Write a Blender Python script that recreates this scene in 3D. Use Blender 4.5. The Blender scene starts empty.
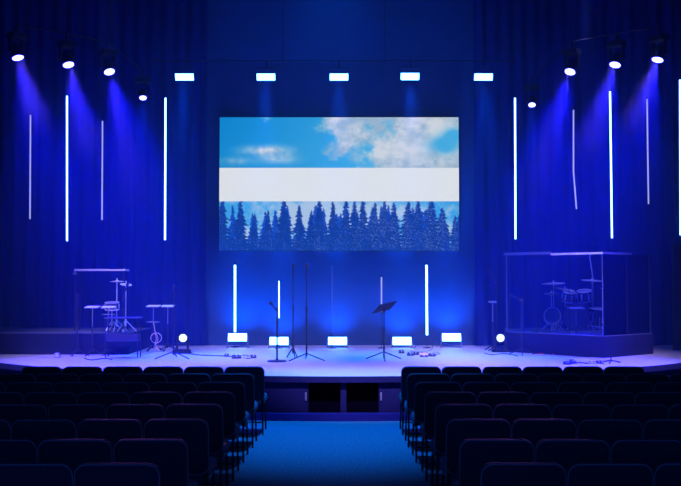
import bpy, bmesh, math, random
import numpy as np
from mathutils import Vector, Matrix
random.seed(7)
PI = math.pi
C = bpy.context.scene.collection
sc = bpy.context.scene

# ------------------------------------------------------------------ camera
CAM_H, F, PITCH = 2.08, 900.0, math.atan(39 / 900.0)
cam_d = bpy.data.cameras.new('camera')
cam_d.sensor_width = 36.0
cam_d.lens = F / 681 * 36
cam_d.clip_end = 200
cam = bpy.data.objects.new('camera', cam_d)
C.objects.link(cam)
cam.location = (0, 0, CAM_H)
cam.rotation_euler = (PI / 2 + PITCH, 0, 0)
sc.camera = cam


def ray(px, py):
    u, v = (px - 340.5) / F, (243 - py) / F
    c, s = math.cos(PITCH), math.sin(PITCH)
    return Vector((u, c - v * s, s + v * c))


def at(px, py, Y):
    d = ray(px, py)
    return Vector((0, 0, CAM_H)) + d * (Y / d.y)


def on(px, py, z):
    d = ray(px, py)
    return Vector((0, 0, CAM_H)) + d * ((z - CAM_H) / d.z)


# ------------------------------------------------------------------ materials
def mat(name, col, rough=0.7, metal=0.0, noise=0.0, nscale=40.0, bump=0.0, spec=0.3, sheen=0.0):
    m = bpy.data.materials.new(name)
    m.use_nodes = True
    nt = m.node_tree
    p = nt.nodes['Principled BSDF']
    p.inputs['Base Color'].default_value = (*col, 1)
    p.inputs['Roughness'].default_value = rough
    p.inputs['Metallic'].default_value = metal
    p.inputs['Specular IOR Level'].default_value = spec
    if sheen:
        p.inputs['Sheen Weight'].default_value = sheen
    if noise or bump:
        tc = nt.nodes.new('ShaderNodeTexCoord')
        nz = nt.nodes.new('ShaderNodeTexNoise')
        nz.inputs['Scale'].default_value = nscale
        nz.inputs['Detail'].default_value = 4
        nt.links.new(tc.outputs['Object'], nz.inputs['Vector'])
        if noise:
            r = nt.nodes.new('ShaderNodeValToRGB')
            r.color_ramp.elements[0].position = 0.3
            r.color_ramp.elements[1].position = 0.7
            r.color_ramp.elements[0].color = (*[c * (1 - noise) for c in col], 1)
            r.color_ramp.elements[1].color = (*[min(1, c * (1 + noise)) for c in col], 1)
            nt.links.new(nz.outputs['Fac'], r.inputs['Fac'])
            nt.links.new(r.outputs['Color'], p.inputs['Base Color'])
        if bump:
            b = nt.nodes.new('ShaderNodeBump')
            b.inputs['Strength'].default_value = bump
            b.inputs['Distance'].default_value = 0.01
            nt.links.new(nz.outputs['Fac'], b.inputs['Height'])
            nt.links.new(b.outputs['Normal'], p.inputs['Normal'])
    return m


def emit(name, col, strength):
    m = bpy.data.materials.new(name)
    m.use_nodes = True
    nt = m.node_tree
    nt.nodes.clear()
    e = nt.nodes.new('ShaderNodeEmission')
    e.inputs['Color'].default_value = (*col, 1)
    e.inputs['Strength'].default_value = strength
    o = nt.nodes.new('ShaderNodeOutputMaterial')
    nt.links.new(e.outputs[0], o.inputs['Surface'])
    return m


M = dict(
    carpet=mat('hall_carpet', (0.15, 0.22, 0.27), 0.95, noise=0.3, nscale=34, bump=0.6, spec=0.05),
    deck=mat('stage_deck_laminate', (0.62, 0.60, 0.62), 0.6, noise=0.06, nscale=9, spec=0.25),
    kick=mat('kickboard_paint', (0.03, 0.03, 0.30), 0.6, noise=0.1, nscale=12),
    fascia=mat('stage_fascia_paint', (0.010, 0.012, 0.10), 0.8, noise=0.1, nscale=12),
    hatch=mat('hatch_black', (0.002, 0.002, 0.008), 1.0, noise=0.1, nscale=12, spec=0.0),
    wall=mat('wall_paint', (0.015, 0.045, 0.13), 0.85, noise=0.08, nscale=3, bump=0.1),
    side=mat('side_wall_paint', (0.03, 0.03, 0.04), 0.9, noise=0.1, nscale=3),
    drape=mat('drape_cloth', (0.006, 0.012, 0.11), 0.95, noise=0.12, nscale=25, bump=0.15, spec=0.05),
    fabric=mat('chair_fabric', (0.030, 0.036, 0.060), 0.95, noise=0.25, nscale=160, bump=0.3, spec=0.08),
    seatcloth=mat('chair_seat_fabric', (0.16, 0.18, 0.22), 0.95, noise=0.2, nscale=160, bump=0.3, spec=0.08),
    piping=mat('chair_piping', (0.16, 0.18, 0.24), 0.6, noise=0.1, nscale=90),
    legs=mat('chair_metal', (0.02, 0.02, 0.025), 0.35, 0.6, noise=0.1, nscale=30),
    deskblack=mat('desk_black', (0.008, 0.008, 0.012), 0.7, noise=0.1, nscale=30),
    black=mat('black_metal', (0.02, 0.018, 0.03), 0.5, 0.2, noise=0.1, nscale=30),
    rig=mat('rig_black', (0.01, 0.01, 0.012), 0.7, 0.2, noise=0.1, nscale=30),
    grey=mat('grey_metal', (0.30, 0.30, 0.34), 0.35, 0.6, noise=0.1, nscale=30),
    tray=mat('pale_tray', (0.75, 0.75, 0.78), 0.5, noise=0.05, nscale=30),
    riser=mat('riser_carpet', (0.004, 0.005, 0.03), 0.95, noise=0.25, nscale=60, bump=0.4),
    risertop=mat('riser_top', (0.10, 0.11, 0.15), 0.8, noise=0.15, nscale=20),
    brass=mat('cymbal_metal', (0.85, 0.8, 0.75), 0.45, 0.35, noise=0.08, nscale=40),
    shell=mat('drum_shell', (0.04, 0.04, 0.06), 0.25, noise=0.1, nscale=15, spec=0.5),
    head=mat('drum_head', (0.22, 0.22, 0.27), 0.5, noise=0.05, nscale=15),
    bhead=mat('bass_drum_head', (0.05, 0.05, 0.07), 0.3, noise=0.05, nscale=15, spec=0.5),
    chrome=mat('drum_chrome', (0.8, 0.8, 0.85), 0.35, 0.5, noise=0.04, nscale=15),
    cable=mat('black_cable', (0.02, 0.02, 0.03), 0.5, noise=0.1, nscale=60),
    pinkcable=mat('pale_pink_cable', (0.75, 0.55, 0.55), 0.5, noise=0.08, nscale=60),
    redcable=mat('red_cable', (0.8, 0.06, 0.10), 0.5, noise=0.08, nscale=60),
    pedal=mat('pedal_dark', (0.03, 0.03, 0.05), 0.5, noise=0.2, nscale=40),
    pinkpedal=mat('pedal_pink', (0.85, 0.55, 0.6), 0.5, noise=0.1, nscale=40),
    silver=mat('pedal_silver', (0.5, 0.5, 0.55), 0.35, 0.5, noise=0.1, nscale=40),
    # lamps (blue LED light; the camera clips the face to white)
    strobe=emit('strobe_face', (0.045, 0.20, 1.0), 26.0),
    floorstrobe=emit('floor_strobe_face', (0.035, 0.14, 1.0), 45.0),
    tube=emit('tube_glow', (0.10, 0.27, 1.0), 16.0),
    tubedim=emit('tube_glow_dim', (0.38, 0.42, 1.0), 0.95),
    tubeoff=mat('tube_off', (0.12, 0.14, 0.2), 0.4, noise=0.05, nscale=20),
    lens=emit('lens_glow', (0.05, 0.05, 1.0), 40.0),
    floorlens=emit('floor_lens_glow', (0.55, 0.85, 1.0), 2.2),
)


def acrylic():
    m = bpy.data.materials.new('clear_acrylic')
    m.use_nodes = True
    nt = m.node_tree
    nt.nodes.clear()
    t = nt.nodes.new('ShaderNodeBsdfTransparent')
    t.inputs['Color'].default_value = (0.95, 0.96, 0.98, 1)
    g = nt.nodes.new('ShaderNodeBsdfGlossy')
    g.inputs['Roughness'].default_value = 0.12
    g.inputs['Color'].default_value = (0.8, 0.85, 0.9, 1)
    f = nt.nodes.new('ShaderNodeFresnel')
    f.inputs['IOR'].default_value = 1.4
    mx = nt.nodes.new('ShaderNodeMixShader')
    o = nt.nodes.new('ShaderNodeOutputMaterial')
    nt.links.new(f.outputs[0], mx.inputs['Fac'])
    nt.links.new(t.outputs[0], mx.inputs[1])
    nt.links.new(g.outputs[0], mx.inputs[2])
    nt.links.new(mx.outputs[0], o.inputs['Surface'])
    return m


M['acrylic'] = acrylic()
M['acryledge'] = mat('acrylic_edge', (0.09, 0.11, 0.17), 0.3, noise=0.05, nscale=20)


# ------------------------------------------------------------------ mesh builder
class MB:
    def __init__(s):
        s.bm = bmesh.new()

    def box(s, lo, hi, bev=0.0, mtx=None, seg=2):
        lo, hi = Vector(lo), Vector(hi)
        r = bmesh.ops.create_cube(s.bm, size=1.0)
        vs = r['verts']
        c, d = (lo + hi) / 2, hi - lo
        for v in vs:
            v.co = Vector((v.co.x * d.x, v.co.y * d.y, v.co.z * d.z)) + c
        allv = set(vs)
        if bev > 0:
            es = list({e for v in vs for e in v.link_edges})
            r = bmesh.ops.bevel(s.bm, geom=es, offset=bev, segments=seg, profile=0.5, affect='EDGES')
            allv = {v for v in allv if v.is_valid} | set(r['verts'])
        if mtx is not None:
            for v in allv:
                v.co = mtx @ v.co
        return s

    def tube(s, pts, r, n=8, closed=False, caps=True, radii=None):
        pts = [Vector(p) for p in pts]
        k = len(pts)
        rings = []
        ref = None
        for i, p in enumerate(pts):
            if closed:
                t = pts[(i + 1) % k] - pts[i - 1]
            else:
                t = pts[min(i + 1, k - 1)] - pts[max(i - 1, 0)]
            t.normalize()
            if ref is None:
                ref = Vector((0, 0, 1)) if abs(t.z) < 0.9 else Vector((1, 0, 0))
            a = ref - t * ref.dot(t)
            if a.length < 1e-4:
                a = t.orthogonal()
            a.normalize()
            ref = a
            b = t.cross(a)
            rr = radii[i] if radii else r
            rings.append([s.bm.verts.new(p + (a * math.cos(2 * PI * j / n) + b * math.sin(2 * PI * j / n)) * rr)
                          for j in range(n)])
        m = k if closed else k - 1
        for i in range(m):
            A, B = rings[i], rings[(i + 1) % k]
            for j in range(n):
                s.bm.faces.new((A[j], A[(j + 1) % n], B[(j + 1) % n], B[j]))
        if caps and not closed:
            s.bm.faces.new(list(reversed(rings[0])))
            s.bm.faces.new(rings[-1])
        return s

    def lathe(s, prof, n=24, mtx=None):
        """prof: (r, z) list, revolved about z; ends closed when r > 0."""
        rings = []
        for r, z in prof:
            if r < 1e-6:
                v = Vector((0, 0, z))
                rings.append([s.bm.verts.new(mtx @ v if mtx else v)])
            else:
                ring = []
                for j in range(n):
                    v = Vector((r * math.cos(2 * PI * j / n), r * math.sin(2 * PI * j / n), z))
                    ring.append(s.bm.verts.new(mtx @ v if mtx else v))
                rings.append(ring)
        for A, B in zip(rings, rings[1:]):
            if len(A) == 1 and len(B) == 1:
                continue
            for j in range(n):
                if len(A) == 1:
                    s.bm.faces.new((A[0], B[(j + 1) % n], B[j]))
                elif len(B) == 1:
                    s.bm.faces.new((A[j], A[(j + 1) % n], B[0]))
                else:
                    s.bm.faces.new((A[j], A[(j + 1) % n], B[(j + 1) % n], B[j]))
        for R in (rings[0], rings[-1]):
            if len(R) > 1:
                s.bm.faces.new(R)
        return s

    def prism(s, poly, z0, z1):
        lo = [s.bm.verts.new((x, y, z0)) for x, y in poly]
        hi = [s.bm.verts.new((x, y, z1)) for x, y in poly]
        n = len(poly)
        s.bm.faces.new(list(reversed(lo)))
        s.bm.faces.new(hi)
        for i in range(n):
            s.bm.faces.new((lo[i], lo[(i + 1) % n], hi[(i + 1) % n], hi[i]))
        return s

    def quad(s, a, b, c, d):
        s.bm.faces.new([s.bm.verts.new(p) for p in (a, b, c, d)])
        return s

    def build(s, name, m, parent=None, smooth=False):
        bmesh.ops.recalc_face_normals(s.bm, faces=s.bm.faces[:])
        me = bpy.data.meshes.new(name)
        s.bm.to_mesh(me)
        s.bm.free()
        me.materials.append(M[m] if isinstance(m, str) else m)
        if smooth:
            for p in me.polygons:
                p.use_smooth = True
            me.set_sharp_from_angle(angle=math.radians(40))
        o = bpy.data.objects.new(name, me)
        C.objects.link(o)
        if parent is not None:
            o.parent = parent
        return o


def tag(o, label, cat, group=None):
    o['label'] = label
    o['category'] = cat
    if group:
        o['group'] = group
    return o


def thing(name, label, cat, loc=(0, 0, 0), rz=0.0, group=None):
    o = bpy.data.objects.new(name, None)
    o.empty_display_size = 0.1
    C.objects.link(o)
    o.location = loc
    o.rotation_euler = (0, 0, rz)
    return tag(o, label, cat, group)


def struct(o):
    o['kind'] = 'structure'
    return o


def frame_of(d, roll_ref=Vector((0, 0, 1))):
    """matrix whose -Z axis is d"""
    z = -Vector(d).normalized()
    x = roll_ref.cross(z)
    if x.length < 1e-4:
        x = Vector((1, 0, 0))
    x.normalize()
    y = z.cross(x)
    return Matrix((x, y, z)).transposed().to_4x4()


def spot(name, loc, d, power, col, size_deg, blend=0.3, radius=0.05, parent=None):
    l = bpy.data.lights.new(name, 'SPOT')
    l.energy = power
    l.color = col
    l.spot_size = math.radians(size_deg)
    l.spot_blend = blend
    l.shadow_soft_size = radius
    o = bpy.data.objects.new(name, l)
    C.objects.link(o)
    mw = Matrix.Translation(loc) @ frame_of(d)
    o.matrix_world = mw
    if parent is not None:
        o.parent = parent
    return o


def lerp(a, b, t):
    return a + (b - a) * t


# ------------------------------------------------------------------ the setting
DECK = 0.66
RT = DECK + 0.41   # top of the risers
WALLY = 20.3
RAD = 9.0


def arc(inset, x0, x1, n=40):
    out = []
    R = RAD - inset
    for i in range(n + 1):
        x = lerp(x0, x1, i / n)
        out.append((x, 13.6 + RAD - math.sqrt(max(R * R - x * x, 0.01))))
    return out


struct(MB().box((-9.2, -2.0, -0.1), (9.2, 21.0, 0.0)).build('floor', 'carpet'))
struct(MB().box((-9.2, WALLY, 0.0), (9.2, WALLY + 0.2, 8.7)).build('wall_back', 'wall'))
struct(MB().box((-9.2, -2.0, 0.0), (-9.0, WALLY, 8.7)).build('wall_left', 'side'))
struct(MB().box((9.0, -2.0, 0.0), (9.2, WALLY, 8.7)).build('wall_right', 'side'))
struct(MB().box((-9.2, 2.0, 8.7), (9.2, WALLY + 0.2, 8.9)).build('ceiling', 'side'))

XM = 8.6
deck = MB().prism(arc(0.0, -XM, XM) + [(XM, WALLY), (-XM, WALLY)], 0.60, DECK).build('stage_floor', 'deck')
struct(deck)
HX0, HX1 = -0.49, 0.58
ps = arc(0.10, -XM + 0.2, HX0) + [(HX0, WALLY), (-XM + 0.2, WALLY)]
MB().prism(ps, 0.0, 0.60).build('fascia', 'fascia', deck)
ps = arc(0.10, HX1, XM - 0.2) + [(XM - 0.2, WALLY), (HX1, WALLY)]
MB().prism(ps, 0.0, 0.60).build('fascia', 'fascia', deck)
MB().box((HX0, 13.95, 0.0), (HX1, 14.05, 0.60)).build('hatch', 'hatch', deck)
MB().box((0.0, 13.72, 0.0), (0.09, 13.95, 0.60)).build('hatch_post', 'fascia', deck)
MB().box((HX0 - 0.045, 13.67, 0.29), (HX0 - 0.02, 13.72, 0.41), 0.004).build('hatch_latch', 'silver', deck)
MB().box((HX1 + 0.02, 13.68, 0.29), (HX1 + 0.045, 13.73, 0.41), 0.004).build('hatch_latch', 'silver', deck)
ps = arc(-0.06, -XM, XM) + list(reversed(arc(0.10, -XM, XM)))
MB().prism(ps, 0.0, 0.11).build('kickboard', 'kick', deck)
ps = arc(-0.02, -XM, XM) + list(reversed(arc(0.02, -XM, XM)))
MB().prism(ps, 0.57, DECK + 0.001).build('stage_nosing', 'fascia', deck)


def curtain(x0, x1, y, z0, z1, amp, wave, label, m='drape', seed=0):
    rnd = random.Random(seed)
    mb = MB()
    n = int(abs(x1 - x0) / wave * 8)
    xs, ph = [], 0.0
    rows = []
    prof = []
    w = 0.0
    for i in range(n + 1):
        w += 2 * PI / 8 * rnd.uniform(0.8, 1.2)
        prof.append((lerp(x0, x1, i / n), math.sin(w) * amp * rnd.uniform(0.75, 1.1)))
    zs = [z0, lerp(z0, z1, 0.35), lerp(z0, z1, 0.7), z1]
    for back in (0.0, 0.02):
        rows.append([[mb.bm.verts.new((px, y + dy * (1.0 - 0.25 * k / 3) + back, z)) for px, dy in prof]
                     for k, z in enumerate(zs)])
    for g in rows:
        for a, b in zip(g, g[1:]):
            for i in range(n):
                mb.bm.faces.new((a[i], a[i + 1], b[i + 1], b[i]))
    o = mb.build('curtain', m, None, True)
    return tag(o, label, 'curtain')


curtain(-8.95, -3.0, 20.05, DECK + 0.02, 8.6, 0.04, 0.30, 'tall pleated stage curtain behind the stands left of the screen', seed=1)
curtain(3.0, 8.95, 20.05, DECK + 0.02, 8.6, 0.04, 0.30, 'tall pleated stage curtain behind the drum booth right of the screen', seed=2)

# low dark partition at the far right of the stage
o = MB().box((6.95, 18.8, DECK), (8.3, 18.9, 2.86), 0.01).build('stage_partition', 'side')
tag(o, 'tall dark panel standing at the far right behind the drum booth', 'partition')

# ------------------------------------------------------------------ video screen
ty0, ty1 = at(219.5, 117, 20.1), at(459.5, 250.5, 20.1)
SX0, SX1, SZ0, SZ1 = ty0.x, ty1.x, ty1.z, ty0.z
scr = thing('video_screen', 'wide wall screen showing clouds, a blank white band and pine trees', 'screen',
            ((SX0 + SX1) / 2, 20.14, SZ0))
W, H = SX1 - SX0, SZ1 - SZ0
MB().box((-W / 2 - 0.015, 0.0, -0.015), (W / 2 + 0.015, 0.16, H + 0.015), 0.005).build('screen_frame', 'rig', scr)


def s2l(c):
    c = np.asarray(c, float) / 255.0
    return np.where(c <= 0.04045, c / 12.92, ((c + 0.055) / 1.055) ** 2.4)


def picture(nx, ny):
    rng = np.random.default_rng(5)

    def fbm(sx, sy, oct_=5, seed=0):
        r = np.random.default_rng(seed)
        out = np.zeros((ny, nx))
        amp, tot = 1.0, 0.0
        for o_ in range(oct_):
            gx, gy = int(sx * 2 ** o_) + 2, int(sy * 2 ** o_) + 2
            g = r.random((gy, gx))
            X = np.linspace(0, gx - 1.001, nx)
            Y = np.linspace(0, gy - 1.001, ny)
            xi, yi = X.astype(int), Y.astype(int)
            fx, fy = X - xi, Y - yi
            fx, fy = fx * fx * (3 - 2 * fx), fy * fy * (3 - 2 * fy)
            a = g[np.ix_(yi, xi)] * (1 - fx) + g[np.ix_(yi, xi + 1)] * fx
            b = g[np.ix_(yi + 1, xi)] * (1 - fx) + g[np.ix_(yi + 1, xi + 1)] * fx
            out += amp * (a * (1 - fy[:, None]) + b * fy[:, None])
            tot += amp
            amp *= 0.68
        return out / tot

    x = np.linspace(0, 1, nx)[None, :]
    y = np.linspace(0, 1, ny)[:, None]
    sky0, sky1 = np.array([12, 132, 208.]), np.array([70, 172, 226.])
    t = np.clip(x * 1.3 + y * 0.35, 0, 1)[..., None]
    img = sky0 * (1 - t) + sky1 * t
    n1, n2 = fbm(5, 3, 7, 1), fbm(10, 7, 6, 2)
    n1, n2 = (n1 - 0.5) * 1.35 + 0.5, (n2 - 0.5) * 1.5 + 0.5
    # the big cloud on the right, the blue holes in it, the small clouds on the left
    c = (x - 0.42) * 4.5 + (n1 - 0.5) * 4.0 + (0.2 - y) * 0.8
    c = np.clip(c, 0, 1)
    hole = lambda cx, cy, rx, ry: np.exp(-(((x - cx) / rx) ** 2 + ((y - cy) / ry) ** 2))
    c = c - 1.5 * hole(0.94, 0.21, 0.06, 0.06) * (0.4 + n2) - 1.0 * hole(0.52, 0.36, 0.09, 0.05) * (0.3 + n2)
    c = c - 1.2 * hole(0.98, 0.13, 0.04, 0.05)
    c = c + 1.0 * hole(0.20, 0.25, 0.10, 0.035) * (0.3 + n2 * 1.1) + 0.7 * hole(0.25, 0.31, 0.08, 0.04) * (0.3 + n2)
    c = c + 0.6 * hole(0.06, 0.33, 0.07, 0.03) * (n2 + 0.3)
    c = np.clip(c, 0, 1)[..., None]
    cl = np.array([150, 180, 205.]) + (np.array([205, 214, 224.]) - np.array([150, 180, 205.])) * np.clip((n2 - 0.3) * 2.4, 0, 1)[..., None]
    img = img * (1 - c) + cl * c
    # sky under the band: pale behind the trees
    low = (y > 0.6)[..., None] * np.ones((1, nx, 1))
    lowc = np.array([60, 160, 228.]) + (np.array([165, 195, 226.]) - np.array([60, 160, 228.])) * np.clip((n1 - 0.36) * 4, 0, 1)[..., None]
    img = np.where(low > 0, lowc, img)

    # spruce trees, painted back to front
    def tree(cx, top, w, dark, snow):
        seed = int(rng.integers(1e6))
        r = np.random.default_rng(seed)
        last, jl, jr = -1, 1.0, 1.0
        tiers = max(6, int((1.02 - top) / 0.028))
        for j in range(ny):
            yy = j / (ny - 1)
            if yy < top:
                continue
            u = (yy - top) / (1.02 - top)
            ph = (u * tiers) % 1.0
            kt = int(u * tiers)
            if kt != last:
                last, jl, jr = kt, r.uniform(0.65, 1.2), r.uniform(0.65, 1.2)
            half = 1.5 * w * (0.04 + 0.96 * u ** 0.95) * (0.55 + 0.45 * ph) * (1 + 0.35 * (r.random() - 0.5))
            off = (r.random() - 0.5) * w * 0.14
            i0, i1 = int((cx + off - half * jl) * (nx - 1)), int((cx + off + half * jr) * (nx - 1))
            for i in range(max(0, i0), min(nx, i1 + 1)):
                side = (i / (nx - 1) - cx) / max(half, 1e-4)
                k = 0.75 + 0.5 * r.random()
                colr = dark * k
                if r.random() < 0.8 * snow * (0.25 + 0.75 * (1 - ph)) * (1.0 if side < 0.3 else 0.45):
                    colr = np.array([84, 116, 196.]) * (0.8 + 0.4 * r.random())
                img[j, i] = colr

    D = np.array([12, 60, 158.])
    trees = []
    for i in range(44):
        trees.append((rng.random(), rng.uniform(0.66, 0.78), rng.uniform(0.022, 0.034), D * 1.15, 0.10))
    for cx, top, w, sn in [(0.015, 0.60, .034, .08), (0.09, 0.61, .036, .05), (0.15, 0.73, .028, .06), (0.205, 0.70, .03, .05),
                           (0.27, 0.59, .042, .05), (0.335, 0.66, .034, .05), (0.385, 0.70, .03, .04), (0.42, 0.61, .036, .05),
                           (0.475, 0.63, .032, .06), (0.53, 0.60, .036, .1), (0.565, 0.62, .036, .15), (0.60, 0.60, .036, .2),
                           (0.65, 0.64, .034, .3), (0.69, 0.61, .034, .3), (0.73, 0.64, .044, .3), (0.79, 0.63, .05, .35),
                           (0.83, 0.61, .036, .15), (0.885, 0.60, .048, .3), (0.93, 0.68, .044, .4), (0.985, 0.74, .034, .3)]:
        trees.append((cx, top, w, D * 0.9, sn))
    for i in range(26):
        trees.append((rng.random(), rng.uniform(0.84, 0.93), rng.uniform(0.018, 0.03), D * 0.95, 0.22 if i % 2 else 0.08))
    for tr in trees:
        tree(*tr)
    # the plain white band
    band = ((y >= 0.382) & (y <= 0.634))[..., None] * np.ones((1, nx, 1))
    img = np.where(band > 0, np.array([220, 228, 234.]), img)
    return s2l(np.clip(img, 0, 255))


NX, NY = 420, 236
pic = picture(NX, NY)
gx = np.linspace(-W / 2, W / 2, NX)
gz = np.linspace(H, 0, NY)
co = np.zeros((NY, NX, 3), np.float32)
co[..., 0] = gx[None, :]
co[..., 1] = -0.004
co[..., 2] = gz[:, None]
idx = np.arange(NX * NY).reshape(NY, NX)
quads = np.stack([idx[:-1, :-1], idx[1:, :-1], idx[1:, 1:], idx[:-1, 1:]], -1).reshape(-1, 4)
me = bpy.data.meshes.new('picture')
me.from_pydata(co.reshape(-1, 3).tolist(), [], quads.tolist())
ca = me.color_attributes.new('shown', 'FLOAT_COLOR', 'POINT')
rgba = np.ones((NX * NY, 4), np.float32)
rgba[:, :3] = pic.reshape(-1, 3)
ca.data.foreach_set('color', rgba.ravel())
pm = bpy.data.materials.new('screen_picture')
pm.use_nodes = True
nt = pm.node_tree
nt.nodes.clear()
a_ = nt.nodes.new('ShaderNodeVertexColor')
a_.layer_name = 'shown'
e_ = nt.nodes.new('ShaderNodeEmission')
e_.inputs['Strength'].default_value = 1.0
o_ = nt.nodes.new('ShaderNodeOutputMaterial')
nt.links.new(a_.outputs['Color'], e_.inputs['Color'])
nt.links.new(e_.outputs[0], o_.inputs['Surface'])
pm.cycles.emission_sampling = 'NONE'
me.materials.append(pm)
po = bpy.data.objects.new('picture', me)
C.objects.link(po)
po.parent = scr

# ------------------------------------------------------------------ chairs
def rrect(w, h, r, n=5):
    """rounded rectangle outline in x-z, all four corners"""
    pts = []
    for cx, cz, a0 in ((w / 2 - r, h - r, 0), (-w / 2 + r, h - r, 90), (-w / 2 + r, r, 180), (w / 2 - r, r, 270)):
        for i in range(n + 1):
            a = math.radians(a0 + 90 * i / n)
            pts.append((cx + r * math.cos(a), cz + r * math.sin(a)))
    return pts


def make_chair():
    t = thing('padded_chair', '', 'chair', group='padded chairs in rows')
    tilt = Matrix.Translation((0, -0.20, 0.46)) @ Matrix.Rotation(math.radians(8), 4, 'X')
    out = rrect(0.542, 0.47, 0.075)
    mb = MB()
    layers = [(-0.030, 0.93), (-0.022, 0.985), (-0.005, 1.0), (0.02, 1.0), (0.036, 0.96), (0.042, 0.88)]
    rings = []
    for dy, s in layers:
        rings.append([mb.bm.verts.new(tilt @ Vector((x * s, dy, 0.235 + (z - 0.235) * s))) for x, z in out])
    k = len(out)
    for A, B in zip(rings, rings[1:]):
        for j in range(k):
            mb.bm.faces.new((A[j], A[(j + 1) % k], B[(j + 1) % k], B[j]))
    mb.bm.faces.new(rings[0])
    mb.bm.faces.new(rings[-1])
    back = mb.build('backrest', 'fabric', t, True)
    MB().tube([tilt @ Vector((x * 0.992, -0.02, 0.235 + (z - 0.235) * 0.992)) for x, z in out], 0.0055, 6, closed=True)\
        .build('piping', 'piping', back, True)
    seat = MB().box((-0.274, -0.17, 0.40), (0.274, 0.29, 0.52), 0.05, seg=4).build('seat', 'seatcloth', t, True)
    for sx in (-1, 1):
        x = sx * 0.245
        MB().tube([(x, 0.19, 0.40), (x, 0.215, 0.385), (x + sx * 0.008, 0.235, 0.0)], 0.0125, 8).build('leg', 'legs', t, True)
        MB().tube([tilt @ Vector((x, 0.01, 0.10)), (x, -0.195, 0.42), (x, -0.215, 0.36), (x + sx * 0.008, -0.25, 0.0)], 0.0125, 8)\
            .build('leg', 'legs', t, True)
        MB().tube([(x, 0.22, 0.39), (x, -0.205, 0.39)], 0.011, 8).build('seat_rail', 'legs', t, True)
    MB().tube([(-0.245, -0.235, 0.17), (0.245, -0.235, 0.17)], 0.008, 6).build('stretcher', 'legs', t, True)
    return t


ORD = 'first second third fourth fifth sixth seventh eighth ninth tenth'.split()
chair0 = make_chair()
used = []


def place_chair(x, y, rz, label):
    if not used:
        r = chair0
        used.append(1)
    else:
        r = chair0.copy()
        C.objects.link(r)
        for ch in list(chair0.children):
            c = ch.copy()
            C.objects.link(c)
            c.parent = r
            for g in ch.children:
                d = g.copy()
                C.objects.link(d)
                d.parent = c
    r.location = (x, y, 0)
    r.rotation_euler = (0, 0, rz)
    r['label'] = label


XL = [-1.045, -1.093, -1.11, -1.115, -1.118, -1.117, -1.125, -1.155]
XR = [0.835, 0.842, 0.860, 0.890, 0.900, 0.895, 0.880, 0.900]
YR = [12.40, 11.47, 10.52, 9.58, 8.63, 7.69, 6.72, 5.86]
PITCHX = 0.553
crnd = random.Random(3)
for r in range(8):
    lim = 0.385 * (YR[r] + 0.3) + 0.35
    for side, x0, word in ((-1, XL[r], 'left'), (1, XR[r], 'right')):
        for k in range(12):
            xc = x0 + side * (0.265 + PITCHX * k)
            if abs(xc) - 0.265 > lim or (r == 0 and k >= 6):
                break
            row = 'in the front row' if r == 0 else 'in the %s row from the stage' % ORD[r]
            place_chair(xc + crnd.uniform(-.0015, .0015), YR[r] + 0.2 + crnd.uniform(-.012, .012), crnd.uniform(-.003, .003),
                        'dark padded chair, %s from the aisle %s, %s block' % (ORD[k], row, word))
for k in range(3):
    xc = 1.045 + 0.265 + PITCHX * k
    place_chair(xc, 5.15 + 0.2, crnd.uniform(-.003, .003),
                'dark padded chair, %s from the aisle in the nearest row, right block, barely in frame' % ORD[k])

# ------------------------------------------------------------------ lighting fixtures
HEADC = (0.22, 0.13, 1.0)


def moving_head(name, pos, d, label, hang=True, R=0.10, L=0.26, group=None, lens='lens', base_z=None):
    """pos = centre of the lens"""
    pos = Vector(pos)
    d = Vector(d).normalized()
    piv = pos - d * (L * 0.55)
    t = thing(name, label, 'stage light', piv, group=group)
    fr = frame_of(d)
    up = 1 if hang else -1
    ax = fr.to_3x3() @ Vector((1, 0, 0))
    ax.z = 0
    ax.normalize()
    hd = MB().lathe([(R * 0.55, L * 0.45), (R * 0.8, L * 0.42), (R * 0.95, L * 0.2), (R * 0.95, -L * 0.1), (R * 1.06, -L * 0.25),
                     (R * 1.06, -L * 0.54), (R * 0.97, -L * 0.54)], 20, fr).build('lamp_head', 'rig', t, True)
    MB().lathe([(R * 0.96, -L * 0.50), (R * 0.9, -L * 0.55), (0, -L * 0.56)], 20, fr).build('lens', lens, hd)
    for s in (-1, 1):
        a = ax * (s * R * 1.25)
        q = Matrix.Rotation(math.atan2(ax.y, ax.x), 4, 'Z')
        z0, z1 = (-0.04, 0.24) if hang else (-0.24, 0.04)
        MB().box((-0.018, -0.045, z0), (0.018, 0.045, z1), 0.008, Matrix.Translation(a) @ q).build('yoke_arm', 'rig', t)
        MB().tube([ax * (s * R * 0.9), ax * (s * R * 1.2)], 0.02, 8).build('pivot', 'rig', t)
    z0, z1 = (0.22, 0.34) if hang else (-0.36, -0.22)
    MB().box((-0.16, -0.12, z0), (0.16, 0.12, z1), 0.02, Matrix.Rotation(math.atan2(ax.y, ax.x), 4, 'Z')).build('base', 'rig', t)
    if hang:
        MB().box((-0.02, -0.03, z1), (0.02, 0.03, z1 + 0.14), 0.004).build('clamp', 'rig', t)
    return t


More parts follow.
